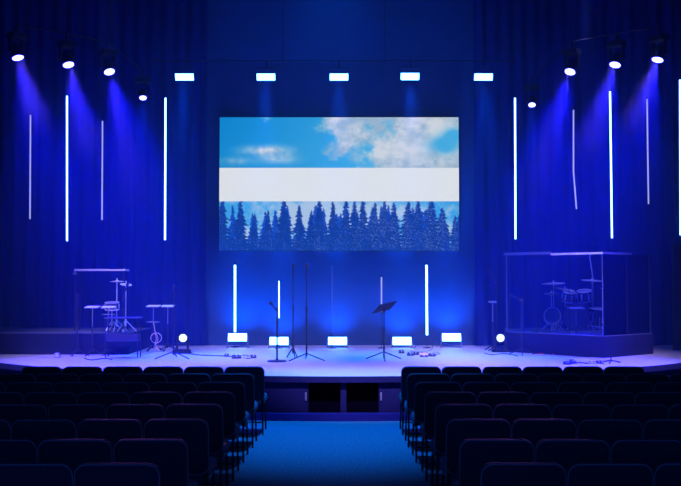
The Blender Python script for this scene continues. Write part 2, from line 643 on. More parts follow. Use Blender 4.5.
HEADS = [  # px, py, depth, target x on deck, target y, name words
    (18, 58, 17.0, -4.3, 16.0, 'outermost and highest of the bright moving head lights upper left'),
    (68.5, 65, 17.6, -3.6, 16.0, 'second moving head light from the far left, beam angled inward'),
    (109.5, 72, 18.2, -2.7, 16.0, 'third moving head light from the far left, above a thin tube'),
    (143, 98, 19.0, -3.4, 17.6, 'small low moving head light left of the overhead panels'),
    (532, 105, 19.0, 3.5, 17.6, 'small low moving head light right of the overhead panels'),
    (570, 72, 18.2, 2.7, 16.0, 'third moving head light from the far right, lowest of its row'),
    (615, 65, 17.6, 3.6, 16.0, 'second moving head light from the far right, above a long tube'),
    (657.5, 60, 17.0, 4.3, 16.0, 'outermost and highest of the bright moving head lights upper right'),
]
head_pos = []
BEAM_TO = [(-1.35, 6.5), (-1.45, 7.5), (-1.45, 9.0)]
for i, (px, py, Y, tx, ty, lab) in enumerate(HEADS):
    p = at(px, py, Y)
    d = (Vector((tx, ty, DECK)) - p).normalized()
    small = i in (3, 4)
    if small:
        d = (Vector((tx, ty - 1.5, DECK)) - p).normalized()
    t = moving_head('moving_head_light', p, d, 'white-lit ' + lab, True, 0.08 if small else 0.115, 0.22 if small else 0.28,
                    'moving head lights over the stage')
    head_pos.append(t.location.copy())
    lp = d * 0.16
    if small:
        spot('beam', lp, d, 900, (0.01, 0.06, 1.0), 30, 0.5, 0.05, t)
    else:
        bx, by = BEAM_TO[min(i, 7 - i)]
        bd = (Vector((bx if i < 4 else -bx - 0.25, by, 0.6)) - p).normalized()
        spot('beam', bd * 0.16, bd, 8000, (0.5, 0.15, 1.0), 6, 0.6, 0.07, t)
        spot('wash', lp, d, 13500, (0.008, 0.006, 1.0), 43, 0.9, 0.08, t)

# unseen lamps added above the frame to light the deck, gear and aisle
for sx, wd in ((-4.4, 'left side'), (0.3, 'middle'), (4.4, 'right side')):
    p = Vector((sx, 5.0, 8.2))
    d = (Vector((sx * 0.9, 16.7, DECK)) - p).normalized()
    t = moving_head('added_front_spot', p, d, 'added violet front spotlight under the hall ceiling, %s of the hall' % wd, True, 0.10, 0.40)
    spot('added_front_wash', d * 0.22, d, 35000, (0.46, 0.36, 1.0), 25, 0.8, 0.08, t)
for px_, py_, tx, wd in ((5.0, 18.0, 5.0, 'drum booth'), (-4.5, 17.0, -4.4, 'left riser')):  # added overhead pair, brightens the drum kit and the left stands
    p = Vector((px_, py_, 8.25))
    d = (Vector((tx, py_ + 1.0, RT)) - p).normalized()
    t = moving_head('moving_head_light', p, d, 'added overhead spotlight hung high above the %s, out of frame' % wd, True, 0.09, 0.26)
    spot('downlight', d * 0.18, d, 1300 if tx > 0 else 800, (0.18, 0.18, 1.0), 22, 0.8, 0.06, t)
p = Vector((-0.12, 13.5, 8.3))  # added lamp that brightens the aisle carpet
d = Vector((0, -0.10, -1)).normalized()
t = moving_head('added_aisle_spot', p, d, 'added blue downlight under the hall ceiling above the front of the aisle', True, 0.10, 0.30)
spot('added_aisle_wash', d * 0.2, d, 5600, (0.0, 0.20, 1.0), 44, 1.0, 0.1, t)

for ids, word in (((0, 1, 2, 3), 'left'), ((7, 6, 5, 4), 'right')):
    ps_ = [head_pos[i] + Vector((0, 0, 0.50)) for i in ids]
    t = thing('lighting_pipe', 'dark pipe carrying the moving head lights upper %s' % word, 'pipe', ps_[0])
    MB().tube([p - ps_[0] for p in ps_], 0.016, 8).build('pipe', 'rig', t, True)
    for p in ps_[::2]:
        q = p - ps_[0]
        MB().tube([q, (q.x, q.y, 8.7 - ps_[0].z)], 0.008, 6).build('hanger', 'rig', t)


def panel_light(pos, tilt_deg, w, h, label, m, group, floor=False):
    t = thing('strobe_panel', label, 'stage light', pos, group=group)
    R_ = Matrix.Rotation(math.radians(tilt_deg), 4, 'X')
    MB().box((-w / 2 - 0.004, 0.0, -h / 2 - 0.004), (w / 2 + 0.004, 0.10, h / 2 + 0.004), 0.003, R_).build('housing', 'rig', t)
    MB().box((-w / 2, -0.008, -h / 2), (w / 2, 0.004, h / 2), 0.0, R_).build('light_face', m, t)
    x = w / 2 + 0.02
    if floor:
        zf = DECK - pos[2]
        for s in (-1, 1):
            MB().box((s * x - 0.006, 0.02, zf + 0.004), (s * x + 0.006, 0.06, 0.02), 0.002).build('bracket_arm', 'grey', t)
            MB().box((s * x - 0.02, -0.12, zf), (s * x + 0.02, 0.18, zf + 0.012), 0.002).build('foot', 'grey', t)
    else:
        MB().tube([(-x, 0.04, 0), (-x, 0.04, 0.2), (x, 0.04, 0.2), (x, 0.04, 0)], 0.01, 6).build('yoke', 'rig', t)
        MB().box((-0.02, 0.01, 0.2), (0.02, 0.07, 0.36), 0.004).build('clamp', 'rig', t)
    return t


UPX = [(184.5, 77), (266, 77), (339, 77), (410, 76.5), (483.5, 77)]
WORDS = ['leftmost', 'second from left', 'middle', 'second from right', 'rightmost']
for (px, py), wd in zip(UPX, WORDS):
    p = at(px, py, 19.2)
    t = panel_light(p, 24, 0.39, 0.145, 'glowing white panel light hung above the screen, %s of five overhead' % wd, 'strobe',
                    'panel lights over the screen')
    spot('wash', (0, -0.06, -0.10), (0, -0.30, -1), 2600, (0.0, 0.13, 1.0), 34, 0.9, 0.08, t)
pa, pb = at(184.5, 77, 19.2), at(483.5, 77, 19.2)
t = thing('lighting_pipe', 'dark horizontal pipe carrying the five overhead panel lights', 'pipe', ((pa.x + pb.x) / 2, 19.24, pa.z + 0.36))
MB().tube([(pa.x - 0.7 - t.location.x, 0, 0), (pb.x + 0.7 - t.location.x, 0, 0)], 0.014, 8).build('pipe', 'rig', t, True)
for s in (-3.2, -1.1, 1.1, 3.2):
    MB().tube([(s, 0, 0), (s, 0, 8.7 - t.location.z)], 0.008, 6).build('hanger', 'rig', t)

FLX = [(237.5, 337.3, 19.5), (279, 341, 19.5), (337.5, 341, 19.5), (402, 341, 19.5), (451.5, 337.3, 19.5)]
for (px, py, Y), wd in zip(FLX, WORDS):
    p = at(px, py, Y)
    t = panel_light(p, -8, 0.40, 0.165, 'glowing white panel light on the stage floor, %s of the five' % wd, 'floorstrobe',
                    'panel lights on the stage floor', True)
    MB().box((-0.15, 0.14, 0.0), (0.15, 0.20, 0.07), 0.006).build('added_rear_box', 'rig', t)  # added box behind the panel, body for the extra wall spot
    spot('added_uplight', (0, 0.22, 0.09), (0, 0.6, 0.8), 210, (0.0, 0.16, 1.0), 120, 1.0, 0.05, t)  # added spot giving the wall behind its blue glow
    spot('haze_column', (0, 0.06, 0.10), (0, 0.12, 1), 2600, (0.0, 0.17, 1.0), 38, 1.0, 0.10, t)


def tube_light(pts, Y, r, m, label, hang=True, group='vertical light tubes'):
    P = [at(px, py, Y) for px, py in pts]
    top, bot = P[0], P[-1]
    t = thing('light_tube', label, 'light tube', bot, group=group)
    q = [p - bot for p in P]
    MB().tube(q, r, 8).build('glowing_tube', m, t)
    u = (q[0] - q[1]).normalized()
    MB().tube([q[0], q[0] + u * 0.05], r * 1.15, 8).build('end_cap', 'rig', t)
    u = (q[-1] - q[-2]).normalized()
    MB().tube([q[-1], q[-1] + u * 0.05], r * 1.15, 8).build('end_cap', 'rig', t)
    if hang:
        MB().tube([q[0], (q[0].x, q[0].y, 8.7 - bot.z)], 0.003, 5).build('suspension_wire', 'rig', t)
    else:
        zf = DECK - bot.z
        MB().tube([(0, 0, 0), (0, 0, zf)], 0.006, 6).build('stand_pole', 'rig', t)
        MB().lathe([(0.09, zf), (0.09, zf + 0.012), (0.012, zf + 0.02)], 16).build('stand_base', 'rig', t)
    return t


tube_light([(30.5, 115), (30, 219)], 19.5, 0.016, 'tubedim', 'thin pale light tube hanging at the far left')
tube_light([(67, 96), (67, 241)], 18.7, 0.017, 'tube', 'long bright light tube hanging second from the left')
tube_light([(102.5, 121), (102, 220)], 19.5, 0.016, 'tubedim', 'thin pale light tube hanging third from the left')
tube_light([(165.5, 98), (165, 240)], 18.7, 0.017, 'tube', 'long bright light tube hanging left of the screen')
tube_light([(515, 98), (515.5, 239)], 18.7, 0.017, 'tube', 'long bright light tube hanging right of the screen')
tube_light([(573.5, 110), (573.5, 172), (576.5, 209)], 19.5, 0.016, 'tubedim', 'thin pale kinked light tube hanging above the drum booth')
tube_light([(610, 91.5), (612, 238)], 18.7, 0.017, 'tube', 'long bright light tube hanging over the right of the drum booth')
tube_light([(647, 99), (648.5, 204)], 19.5, 0.016, 'tubedim', 'thin pale light tube hanging near the right edge')
tube_light([(680, 80), (680.5, 235)], 18.7, 0.017, 'tube', 'bright light tube cut by the right edge of the frame')
tube_light([(235, 265), (235, 332)], 19.75, 0.023, 'tube', 'thick bright light tube standing behind the leftmost floor panel', False, 'light tubes under the screen')
tube_light([(279, 281), (279, 318)], 19.4, 0.012, 'tube', 'short bright light tube behind the round-base microphone stand', False, 'light tubes under the screen')
tube_light([(332, 265), (332, 333)], 19.4, 0.010, 'tubeoff', 'unlit thin tube standing under the middle of the screen', False, 'light tubes under the screen')
tube_light([(381.5, 277), (381.5, 312)], 19.4, 0.016, 'tubedim', 'short dim light tube behind the centre music stand', False, 'light tubes under the screen')
tube_light([(426.5, 265), (427, 335)], 19.5, 0.023, 'tube', 'thick bright light tube left of the rightmost floor panel', False, 'light tubes under the screen')

# floor-standing moving heads
for px, py, Y, dx, lab in ((183, 338, 17.9, 0.0, 'moving head light standing on the stage floor beside the left riser'),
                           (500.5, 338, 18.3, -0.05, 'moving head light standing on the stage floor beside the drum riser')):
    p = at(px, py, Y)
    d = Vector((0.25 if px < 300 else -0.15, -1, 0.12)).normalized()
    t = moving_head('moving_head_light', p, d, 'small ' + lab, False, 0.085, 0.24, None, 'floorlens')
    dz = t.location.z - DECK - 0.36
    MB().box((-0.17, -0.14, -0.36 - dz), (0.17, 0.14, -0.34), 0.01).build('foot', 'rig', t)

# ------------------------------------------------------------------ stands
def tripod(t, r, h, ang0=0.3, m='black', n=3, z=0.0, rad=0.011):
    for k in range(n):
        a = ang0 + 2 * PI * k / n
        MB().tube([(0, 0, z + h), (r * math.cos(a), r * math.sin(a), z + 0.01)], rad, 6).build('leg', m, t)
    MB().tube([(0, 0, z + h * 0.55), (0, 0, z + h * 1.3)], 0.018, 8).build('hub', m, t)


def mic_geo(t, p, d, m='black'):
    p, d = Vector(p), Vector(d).normalized()
    fr = Matrix.Translation(p) @ frame_of(-d)
    o = MB().lathe([(0.010, -0.06), (0.012, 0.10), (0.020, 0.125)], 12, fr).build('microphone', m, t, True)
    MB().lathe([(0.018, 0.125), (0.028, 0.145), (0.028, 0.165), (0.016, 0.185), (0, 0.19)], 12, fr).build('mic_grille', 'black', o, True)


def tray_stand(px, ytop, pbase, label, w=0.255, d=0.22, leg_r=0.24, shelf=None, tilt=6, rz=0.0, base_xy=None, z0=DECK, m='tray', thick=0.02):
    b = on(px, pbase, z0)
    zt = at(px, ytop, b.y).z - z0
    t = thing('music_stand', label, 'music stand', b, rz)
    MB().tube([(0, 0, 0.09), (0, 0, zt * 0.6)], 0.013, 8).build('lower_pole', 'black', t)
    MB().tube([(0, 0, zt * 0.55), (0, 0, zt - 0.01)], 0.009, 8).build('upper_pole', 'grey', t)
    tripod(t, leg_r, 0.12)
    R_ = Matrix.Translation((0, 0, zt)) @ Matrix.Rotation(math.radians(tilt), 4, 'X')
    MB().box((-w / 2, -d / 2, -thick / 2), (w / 2, d / 2, thick / 2), 0.004, R_).build('tray', m, t)
    MB().box((-w / 2, d / 2 - 0.01, -0.01), (w / 2, d / 2 + 0.005, 0.03), 0.002, R_).build('tray_lip', 'black', t)
    if shelf:
        zs = at(px, shelf, b.y).z - z0
        MB().box((-0.12, -0.07, zs - 0.008), (0.12, 0.07, zs + 0.008), 0.003).build('shelf', 'grey', t)
    return t



tray_stand(92, 307, 355.5, 'stand with flat pale tray, leftmost of the four on the left', rz=-0.05)
tray_stand(108, 307, 355.0, 'stand with flat pale tray, second of the four on the left', rz=0.05, shelf=314.5)
tray_stand(153, 306, 351.5, 'stand with flat pale tray and pink cable beneath, left stage', rz=-0.08, shelf=322)
tray_stand(167.5, 306, 351.0, 'stand with flat pale tray just left of the black tripod microphone stand', rz=0.05)
tray_stand(576.5, 308, 353.5, 'stand with flat pale tray in front of the drum riser', w=0.30, leg_r=0.34)
tray_stand(493, 302, 351, 'thin stand with small flat tray beside the right floor light', w=0.16, d=0.16, leg_r=0.2, m='grey')


def tripod_mic(px, ytop, pbase, label, boom=None, leg_r=0.36, a0=0.35, hub=None, mtop=True, h=0.13, thick=0.011, z0=DECK):
    b = on(px, pbase, z0)
    zt = at(px, ytop, b.y).z - z0
    t = thing('microphone_stand', label, 'microphone stand', b)
    MB().tube([(0, 0, 0.08), (0, 0, zt * 0.55)], thick * 1.25, 8).build('lower_pole', 'black', t)
    MB().tube([(0, 0, zt * 0.5), (0, 0, zt - 0.12)], thick * 0.85, 8).build('upper_pole', 'black', t)
    MB().tube([(0, 0, zt * 0.52), (0, 0, zt * 0.57)], thick * 1.9, 8).build('clutch', 'black', t)
    tripod(t, leg_r, h, a0)
    if boom:
        e = Vector((boom[0], boom[1], zt - 0.12 + boom[2]))
        c0 = Vector((0, 0, zt - 0.14))
        MB().tube([c0 - (e - c0) * 0.35, e], 0.007, 6).build('boom_arm', 'black', t)
        MB().tube([c0 - Vector((0, 0.03, 0)), c0 + Vector((0, 0.03, 0))], 0.022, 8).build('boom_joint', 'black', t)
        mic_geo(t, e, e - c0)
    elif mtop:
        MB().tube([(0, 0, zt - 0.14), (0, -0.02, zt - 0.08)], 0.016, 8).build('mic_clip', 'black', t)
        mic_geo(t, (0, -0.02, zt - 0.12), (0.05, -0.25, 1))
    return t


tripod_mic(306.5, 267, 360.5, 'tall black microphone stand with spread tripod legs, centre stage', leg_r=0.37, a0=-0.45)
tripod_mic(293, 267, 358, 'tall slim microphone stand left of the tripod microphone stand at centre', leg_r=0.12, a0=-1.2, h=0.2, thick=0.009)
tripod_mic(173.5, 288, 358.5, 'black tripod microphone stand with wide legs, left stage', leg_r=0.36, a0=-0.5)
tripod_mic(77, 297, 356, 'microphone stand at the far left end of the left stand group', leg_r=0.22)
tripod_mic(522, 293, 355, 'boom microphone stand in front of the left edge of the drum booth', boom=(-0.12, -0.1, 0.03), leg_r=0.28)
tripod_mic(497, 276, 351.5, 'tall thin boom microphone stand left of the drum booth', boom=(-0.10, 0, 0.14), leg_r=0.2, thick=0.006)
tripod_mic(611, 352, 363, 'tiny low tripod stand on the stage floor at right', leg_r=0.17, a0=0.1, mtop=False, h=0.05, thick=0.008)
tripod_mic(549, 338, 353, 'short stand with red cable at its foot before the drum riser', leg_r=0.16, a0=0.1, mtop=False, h=0.05)

# round-base microphone stand
b = on(277, 361.5, DECK)
zt = at(277, 306, b.y).z - DECK
t = thing('microphone_stand', 'short black microphone stand with a round flat base', 'microphone stand', b)
MB().lathe([(0.175, 0), (0.175, 0.012), (0.16, 0.022), (0.03, 0.03), (0.02, 0.06)], 28).build('base', 'black', t, True)
MB().tube([(0, 0, 0.02), (0, 0, zt * 0.72)], 0.016, 10).build('lower_pole', 'black', t)
MB().tube([(0, 0, zt * 0.7), (0, 0, zt - 0.06)], 0.011, 10).build('upper_pole', 'black', t)
MB().tube([(0, 0, zt * 0.68), (0, 0, zt * 0.74)], 0.022, 10).build('clutch', 'black', t)
MB().tube([(0.01, 0, zt - 0.09), (-0.02, -0.02, zt - 0.03)], 0.02, 10).build('mic_clip', 'black', t)
mic_geo(t, (-0.02, 0, zt - 0.07), (-0.6, -0.3, 0.8))

# centre music stand
b = on(384, 360, DECK)
zt = at(384, 309, b.y).z - DECK
t = thing('music_stand', 'black folding music stand with tilted desk at centre stage', 'music stand', b)
MB().tube([(0, 0, 0.03), (0, 0, zt * 0.62)], 0.014, 8).build('lower_pole', 'black', t)
MB().tube([(0, 0, zt * 0.6), (0, 0, zt - 0.03)], 0.010, 8).build('upper_pole', 'black', t)
MB().tube([(0, 0, zt * 0.57), (0, 0, zt * 0.63)], 0.02, 8).build('clutch', 'black', t)
tripod(t, 0.37, 0.15, -PI / 2, rad=0.011)
dk = Matrix.Translation((0.02, 0, zt + 0.035)) @ Matrix.Rotation(math.radians(-12), 4, 'Y') @ Matrix.Rotation(math.radians(38), 4, 'Z') @ Matrix.Rotation(math.radians(-29), 4, 'X')
desk = MB().box((-0.22, -0.14, -0.006), (0.22, 0.14, 0.006), 0.003, dk).build('desk', 'deskblack', t)
MB().box((-0.22, 0.125, 0.0), (0.22, 0.155, 0.02), 0.003, dk).build('desk_ledge', 'black', desk)
MB().tube([(0, 0, zt - 0.07), (0.01, 0, zt + 0.02)], 0.026, 8).build('tilt_joint', 'black', t)

# small table with legs, left stage
p0, p1 = on(113, 355, DECK), on(139, 357, DECK)
th = at(139, 317, p1.y).z - DECK
t = thing('side_table', 'low dark table with thin legs among the stands, left stage', 'table', ((p0.x + p1.x) / 2, p1.y, DECK))
w = (p1.x - p0.x) / 2
MB().box((-w - 0.03, -0.16, th - 0.03), (w + 0.03, 0.16, th), 0.006).build('tabletop', 'pedal', t)
for sx in (-1, 1):
    for sy in (-1, 1):
        MB().tube([(sx * w, sy * 0.12, th - 0.03), (sx * w, sy * 0.12, 0)], 0.010, 6).build('leg', 'black', t)
MB().box((-w, -0.1, 0.30), (w, 0.1, 0.44), 0.01).build('shelf_box', 'pedal', t)

# ------------------------------------------------------------------ risers and booths
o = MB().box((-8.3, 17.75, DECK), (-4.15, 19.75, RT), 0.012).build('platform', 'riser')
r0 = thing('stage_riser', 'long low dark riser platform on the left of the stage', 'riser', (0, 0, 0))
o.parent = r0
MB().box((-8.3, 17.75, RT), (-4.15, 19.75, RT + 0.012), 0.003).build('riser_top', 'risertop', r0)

BL, BM, BR = on(505, 331.5, RT), on(604, 336, RT), on(653, 333, RT)
BACKR, BACKL = Vector((6.15, 20.0 - 0.12, RT)), Vector((BL.x + 0.25, 19.88, RT))
poly = [(BL.x, BL.y), (BM.x, BM.y), (BR.x, BR.y), (BACKR.x, BACKR.y), (BACKL.x, BACKL.y)]
if BL.y > 19.7:
    BL.y = 19.5
poly = [(BL.x, BL.y), (BM.x, BM.y), (BR.x, BR.y), (BACKR.x, BACKR.y), (BACKL.x, BACKL.y)]
r1 = thing('drum_riser', 'angular dark carpeted riser carrying the drum booth, right stage', 'riser', (0, 0, 0))
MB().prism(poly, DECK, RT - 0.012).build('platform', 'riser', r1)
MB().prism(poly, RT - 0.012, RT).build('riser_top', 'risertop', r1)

booth = thing('drum_booth', 'clear acrylic drum booth with a pale lid on the drum riser', 'drum booth', (0, 0, 0))
ZT = at(604, 252.5, BM.y).z


def inset(p, k=0.97):
    cx, cy = sum(q[0] for q in poly) / 5, sum(q[1] for q in poly) / 5
    return (cx + (p[0] - cx) * k, cy + (p[1] - cy) * k)


ip = [inset(p) for p in poly]


def glass_wall(a, b, n, z0, z1, parent, th_=0.012):
    a, b = Vector((a[0], a[1], 0)), Vector((b[0], b[1], 0))
    d = (b - a).normalized()
    nrm = Vector((-d.y, d.x, 0)) * th_ / 2
    for k in range(n):
        p, q = lerp(a, b, k / n) + d * 0.006, lerp(a, b, (k + 1) / n) - d * 0.006
        MB().prism([(p - nrm)[:2], (q - nrm)[:2], (q + nrm)[:2], (p + nrm)[:2]], z0, z1).build('acrylic_panel', 'acrylic', parent)
        if k:
            MB().box((p.x - 0.006, p.y - 0.008, z0), (p.x + 0.004, p.y + 0.008, z1)).build('hinge_strip', 'rig', parent)


glass_wall(ip[0], ip[1], 3, RT + 0.002, ZT - 0.03, booth)
glass_wall(ip[1], ip[2], 2, RT + 0.002, ZT - 0.03, booth)
for q, m_ in ((ip[0], 'acryledge'), (ip[1], 'acryledge'), (ip[2], 'acryledge')):
    MB().box((q[0] - 0.009, q[1] - 0.009, RT), (q[0] + 0.009, q[1] + 0.009, ZT - 0.02), 0.003).build('corner_post', m_, booth)
lid = [inset(p, 1.0) for p in poly]
MB().prism(lid, ZT - 0.012, ZT).build('lid', 'acrylic', booth)


def edge_strip(a, b, z0, z1, w_, name, m_, parent):
    a, b = Vector((a[0], a[1], 0)), Vector((b[0], b[1], 0))
    d = (b - a).normalized()
    nrm = Vector((d.y, -d.x, 0)) * w_
    MB().prism([(a)[:2], (b)[:2], (b + nrm)[:2], (a + nrm)[:2]], z0, z1).build(name, m_, parent)


A, B_, D_ = Vector((*lid[0], 0)), Vector((*lid[1], 0)), Vector((*lid[2], 0))
edge_strip(A, lerp(A, B_, 0.5), ZT - 0.01, ZT + 0.045, 0.02, 'lid_edge', 'acryledge', booth)
edge_strip(lerp(A, B_, 0.5), B_, ZT - 0.03, ZT + 0.01, 0.03, 'lid_edge', 'tray', booth)
edge_strip(B_, lerp(B_, D_, 0.55), ZT - 0.03, ZT + 0.01, 0.03, 'lid_edge', 'acryledge', booth)

# left acrylic booth with the lone bright lid edge
l0, l1 = at(74, 270, 18.4), at(124.5, 270.5, 18.4)
bt = thing('percussion_booth', 'dark booth with one bright lid edge on the left riser', 'drum booth', (l0.x, 18.4, RT + 0.012))
wd = l1.x - l0.x
zl = l0.z - RT - 0.012
MB().box((0, 0, zl - 0.02), (wd, 0.42, zl + 0.02), 0.006).build('lid', 'tray', bt)
for x_, y_ in ((0.02, 0.03), (wd - 0.02, 0.03), (0.02, 0.39), (wd - 0.02, 0.39)):
    MB().box((x_ - 0.012, y_ - 0.012, 0), (x_ + 0.012, y_ + 0.012, zl - 0.02), 0.002).build('corner_post', 'rig', bt)
MB().box((0.035, 0.02, 0.0), (wd - 0.035, 0.03, zl - 0.02)).build('acrylic_panel', 'acrylic', bt)
MB().lathe([(0.05, zl - 0.09), (0.02, zl - 0.03), (0.012, zl - 0.02)], 10, Matrix.Translation((0.02, -0.005, 0))).build('bracket', 'grey', bt)


# ------------------------------------------------------------------ drums
def cymbal_stand(px, py, Y, rpx, label, tilt=(6, 0), base_z=RT, hat=False, boom=0.0, leg=0.22):
    p = at(px, py, Y)
    R_ = rpx * Y / F
    t = thing('cymbal_stand', label, 'cymbal', (p.x + boom, p.y, base_z))
    h = p.z - base_z
    mt = Matrix.Translation((-boom, 0, h)) @ Matrix.Rotation(math.radians(tilt[0]), 4, 'X') @ Matrix.Rotation(math.radians(tilt[1]), 4, 'Y')
    prof = [(R_, 0), (R_ * 0.6, 0.009), (R_ * 0.22, 0.014), (R_ * 0.18, 0.024), (R_ * 0.1, 0.031), (0.006, 0.033), (0.006, 0.027),
            (R_ * 0.17, 0.018), (R_ * 0.6, 0.005), (R_ - 0.002, -0.003)]
    MB().lathe(prof, 28, mt).build('cymbal', 'brass', t, True)
    if hat:
        MB().lathe([(r_, -z_ - 0.02) for r_, z_ in prof], 28, mt).build('cymbal', 'brass', t, True)
    if boom:
        MB().tube([(0, 0, h * 0.7), (-boom, 0, h)], 0.009, 6).build('boom_arm', 'chrome', t)
        MB().tube([(0, 0, 0.1), (0, 0, h * 0.72)], 0.012, 8).build('pole', 'chrome', t)
    else:
        MB().tube([(0, 0, 0.1), (0, 0, h + 0.07)], 0.010, 8).build('pole', 'chrome', t)
    tripod(t, leg, 0.24, 0.5, 'chrome', rad=0.008)
    return t


def drum(px, py, Y, r, L, axis, label, cat='drum', head='head', legs=0, name='tom_drum', hoop='chrome', base_z=RT, foot=None):
    p = at(px, py, Y)
    ax = Vector(axis).normalized()
    t = thing(name, label, cat, p)
    fr = frame_of(-ax)
    MB().lathe([(r, -L / 2), (r, L / 2)], 28, fr).build('shell', 'shell', t, True)
    for s in (-1, 1):
        MB().lathe([(r * 0.97, s * (L / 2 + 0.004)), (r * 0.5, s * (L / 2 + 0.006)), (0, s * (L / 2 + 0.006))], 28, fr).build('drum_head', head, t, True)
        MB().tube([fr @ Vector((r * 1.03 * math.cos(a), r * 1.03 * math.sin(a), s * L / 2)) for a in [2 * PI * j / 28 for j in range(28)]],
                  0.012, 6, closed=True).build('hoop', hoop, t, True)
    for j in range(6):
        a = 2 * PI * j / 6 + 0.3
        MB().box((-0.012, -0.012, -L * 0.3), (0.012, 0.012, L * 0.3), 0.004,
                 fr @ Matrix.Translation((r * 1.03 * math.cos(a), r * 1.03 * math.sin(a), 0))).build('lug', 'chrome', t)
    dz = base_z - p.z
    if legs == 3:
        for j in range(3):
            a = 2 * PI * j / 3 + 0.4
            MB().tube([(r * 1.06 * math.cos(a), r * 1.06 * math.sin(a), 0), (r * 1.1 * math.cos(a), r * 1.1 * math.sin(a), dz)], 0.008, 6)\
                .build('leg', 'chrome', t)
    elif legs == 2:
        for s in (-1, 1):
            sd = ax.cross(Vector((0, 0, 1))).normalized() * s
            MB().tube([sd * r * 0.9 + ax * L * 0.3, sd * (r * 1.25) + ax * L * 0.45 + Vector((0, 0, dz))], 0.009, 6).build('leg', 'chrome', t)
    elif foot == 'tripod':
        MB().tube([(0, 0, -L / 2 if abs(ax.z) > .7 else -r), (0, 0, dz + 0.15)], 0.010, 8).build('pole', 'chrome', t)
        tripod(t, 0.24, 0.22, 0.2, 'chrome', z=dz)
    elif foot == 'arm':
        q = Vector(at(577, 304, 19.0)) - p
        MB().tube([(0, 0, -L * 0.3), q], 0.010, 6).build('mount_arm', 'chrome', t)
    return t


KB = RT
drum(577, 316.4, 19.05, 0.275, 0.40, (-0.35, -1, 0), 'large dark bass drum lying on its side in the drum booth', head='bhead', legs=2, name='bass_drum', hoop='shell')
drum(552.5, 316.5, 18.95, 0.165, 0.17, (-0.25, -1, 0.25), 'small round drum on a tripod, front left of the kit', foot='tripod', name='side_drum', head='bhead')
drum(569, 297, 19.0, 0.13, 0.20, (0.1, -0.2, 1), 'left rack tom mounted over the bass drum', foot='arm', head='head')
drum(584.5, 296, 19.0, 0.14, 0.22, (-0.1, -0.2, 1), 'right rack tom mounted over the bass drum', foot='arm', head='head')
drum(598, 317, 19.05, 0.19, 0.36, (0.05, -0.1, 1), 'floor tom on three legs right of the bass drum', legs=3, name='floor_tom', head='head')
cymbal_stand(553.5, 283.5, 19.35, 11.5, 'crash cymbal highest at the left of the drum kit', (4, -3))
cymbal_stand(565, 289.5, 19.5, 9.5, 'tilted cymbal behind the left rack tom', (8, 6))
cymbal_stand(551.5, 293.5, 18.95, 7.5, 'hi-hat pair on a tripod at the front left of the kit', (2, 0), hat=True)
cymbal_stand(592, 280.5, 19.3, 11, 'large ride cymbal highest at the right of the drum kit', (5, 2))
cymbal_stand(610.5, 288.5, 18.85, 9.5, 'low cymbal right of the booth corner post', (3, 1))
# overhead microphone boom inside the booth
b = at(593, 276, 19.45)
t = thing('microphone_stand', 'pale overhead boom rod slanting above the large ride cymbal', 'microphone stand', (b.x, b.y, RT))
MB().tube([(0, 0, 0.12), (0, 0, b.z - RT)], 0.010, 8).build('pole', 'chrome', t)
e = at(589.5, 255.5, 19.45) - Vector((b.x, b.y, RT))
MB().tube([(0, 0, b.z - RT - 0.06), e], 0.012, 8).build('boom_arm', 'tray', t)
tripod(t, 0.2, 0.2, 0.9, 'chrome')
b = at(556, 259, 19.3)
# throne
b = on(588, 326, RT)
t = thing('drum_throne', 'round drummer stool behind the drum kit', 'stool', (5.22, 19.6, RT))
MB().lathe([(0.15, 0.46), (0.16, 0.48), (0.16, 0.53), (0.14, 0.55), (0, 0.555)], 24).build('seat', 'shell', t, True)
MB().tube([(0, 0, 0.1), (0, 0, 0.46)], 0.015, 8).build('pole', 'chrome', t)
tripod(t, 0.2, 0.2, 0.2, 'chrome')
# slanted rod stand at right inside the booth
p = at(622, 310, 18.95)
t = thing('boom_stand', 'slanting pale rod on a stand at the right inside the booth', 'stand', (p.x, p.y, RT))
zz = p.z - RT
MB().tube([(0, 0, 0.1), (0, 0, zz)], 0.010, 8).build('pole', 'black', t)
MB().tube([(-0.10, -0.02, zz + 0.09), (0.10, 0.02, zz - 0.08)], 0.012, 8).build('boom_arm', 'grey', t)
tripod(t, 0.16, 0.2, 0.2, 'black')

# left percussion
cymbal_stand(117, 281.5, 18.2, 7, 'small cymbal under the bright lid edge, left riser', (4, 0), base_z=RT + 0.012)
cymbal_stand(126, 284.5, 18.0, 6, 'tilted small cymbal beside the left booth', (12, 8), base_z=RT + 0.012)
drum(112, 306, 18.15, 0.13, 0.14, (0, -0.1, 1), 'snare drum on a tripod at the left booth', foot='tripod', name='snare_drum', base_z=RT + 0.012)
t = tripod_mic(123, 290, 332.6, 'microphone stand leaning up beside the left booth', boom=(0.05, -0.05, 0.1), leg_r=0.16, thick=0.007, z0=RT + 0.012)


# ------------------------------------------------------------------ cables and pedals
def cable(pts, r, m, label, name='cable'):
    # Catmull-Rom through pts
    P = [Vector(p) for p in pts]
    out = []
    for i in range(len(P) - 1):
        p0, p1, p2, p3 = P[max(i - 1, 0)], P[i], P[i + 1], P[min(i + 2, len(P) - 1)]
        for k in range(6):
            u = k / 6
            out.append(0.5 * ((2 * p1) + (p2 - p0) * u + (2 * p0 - 5 * p1 + 4 * p2 - p3) * u * u + (3 * p1 - p0 - 3 * p2 + p3) * u ** 3))
    out.append(P[-1])
    return tag(MB().tube(out, r, 6).build(name, m, None, True), label, 'cable')


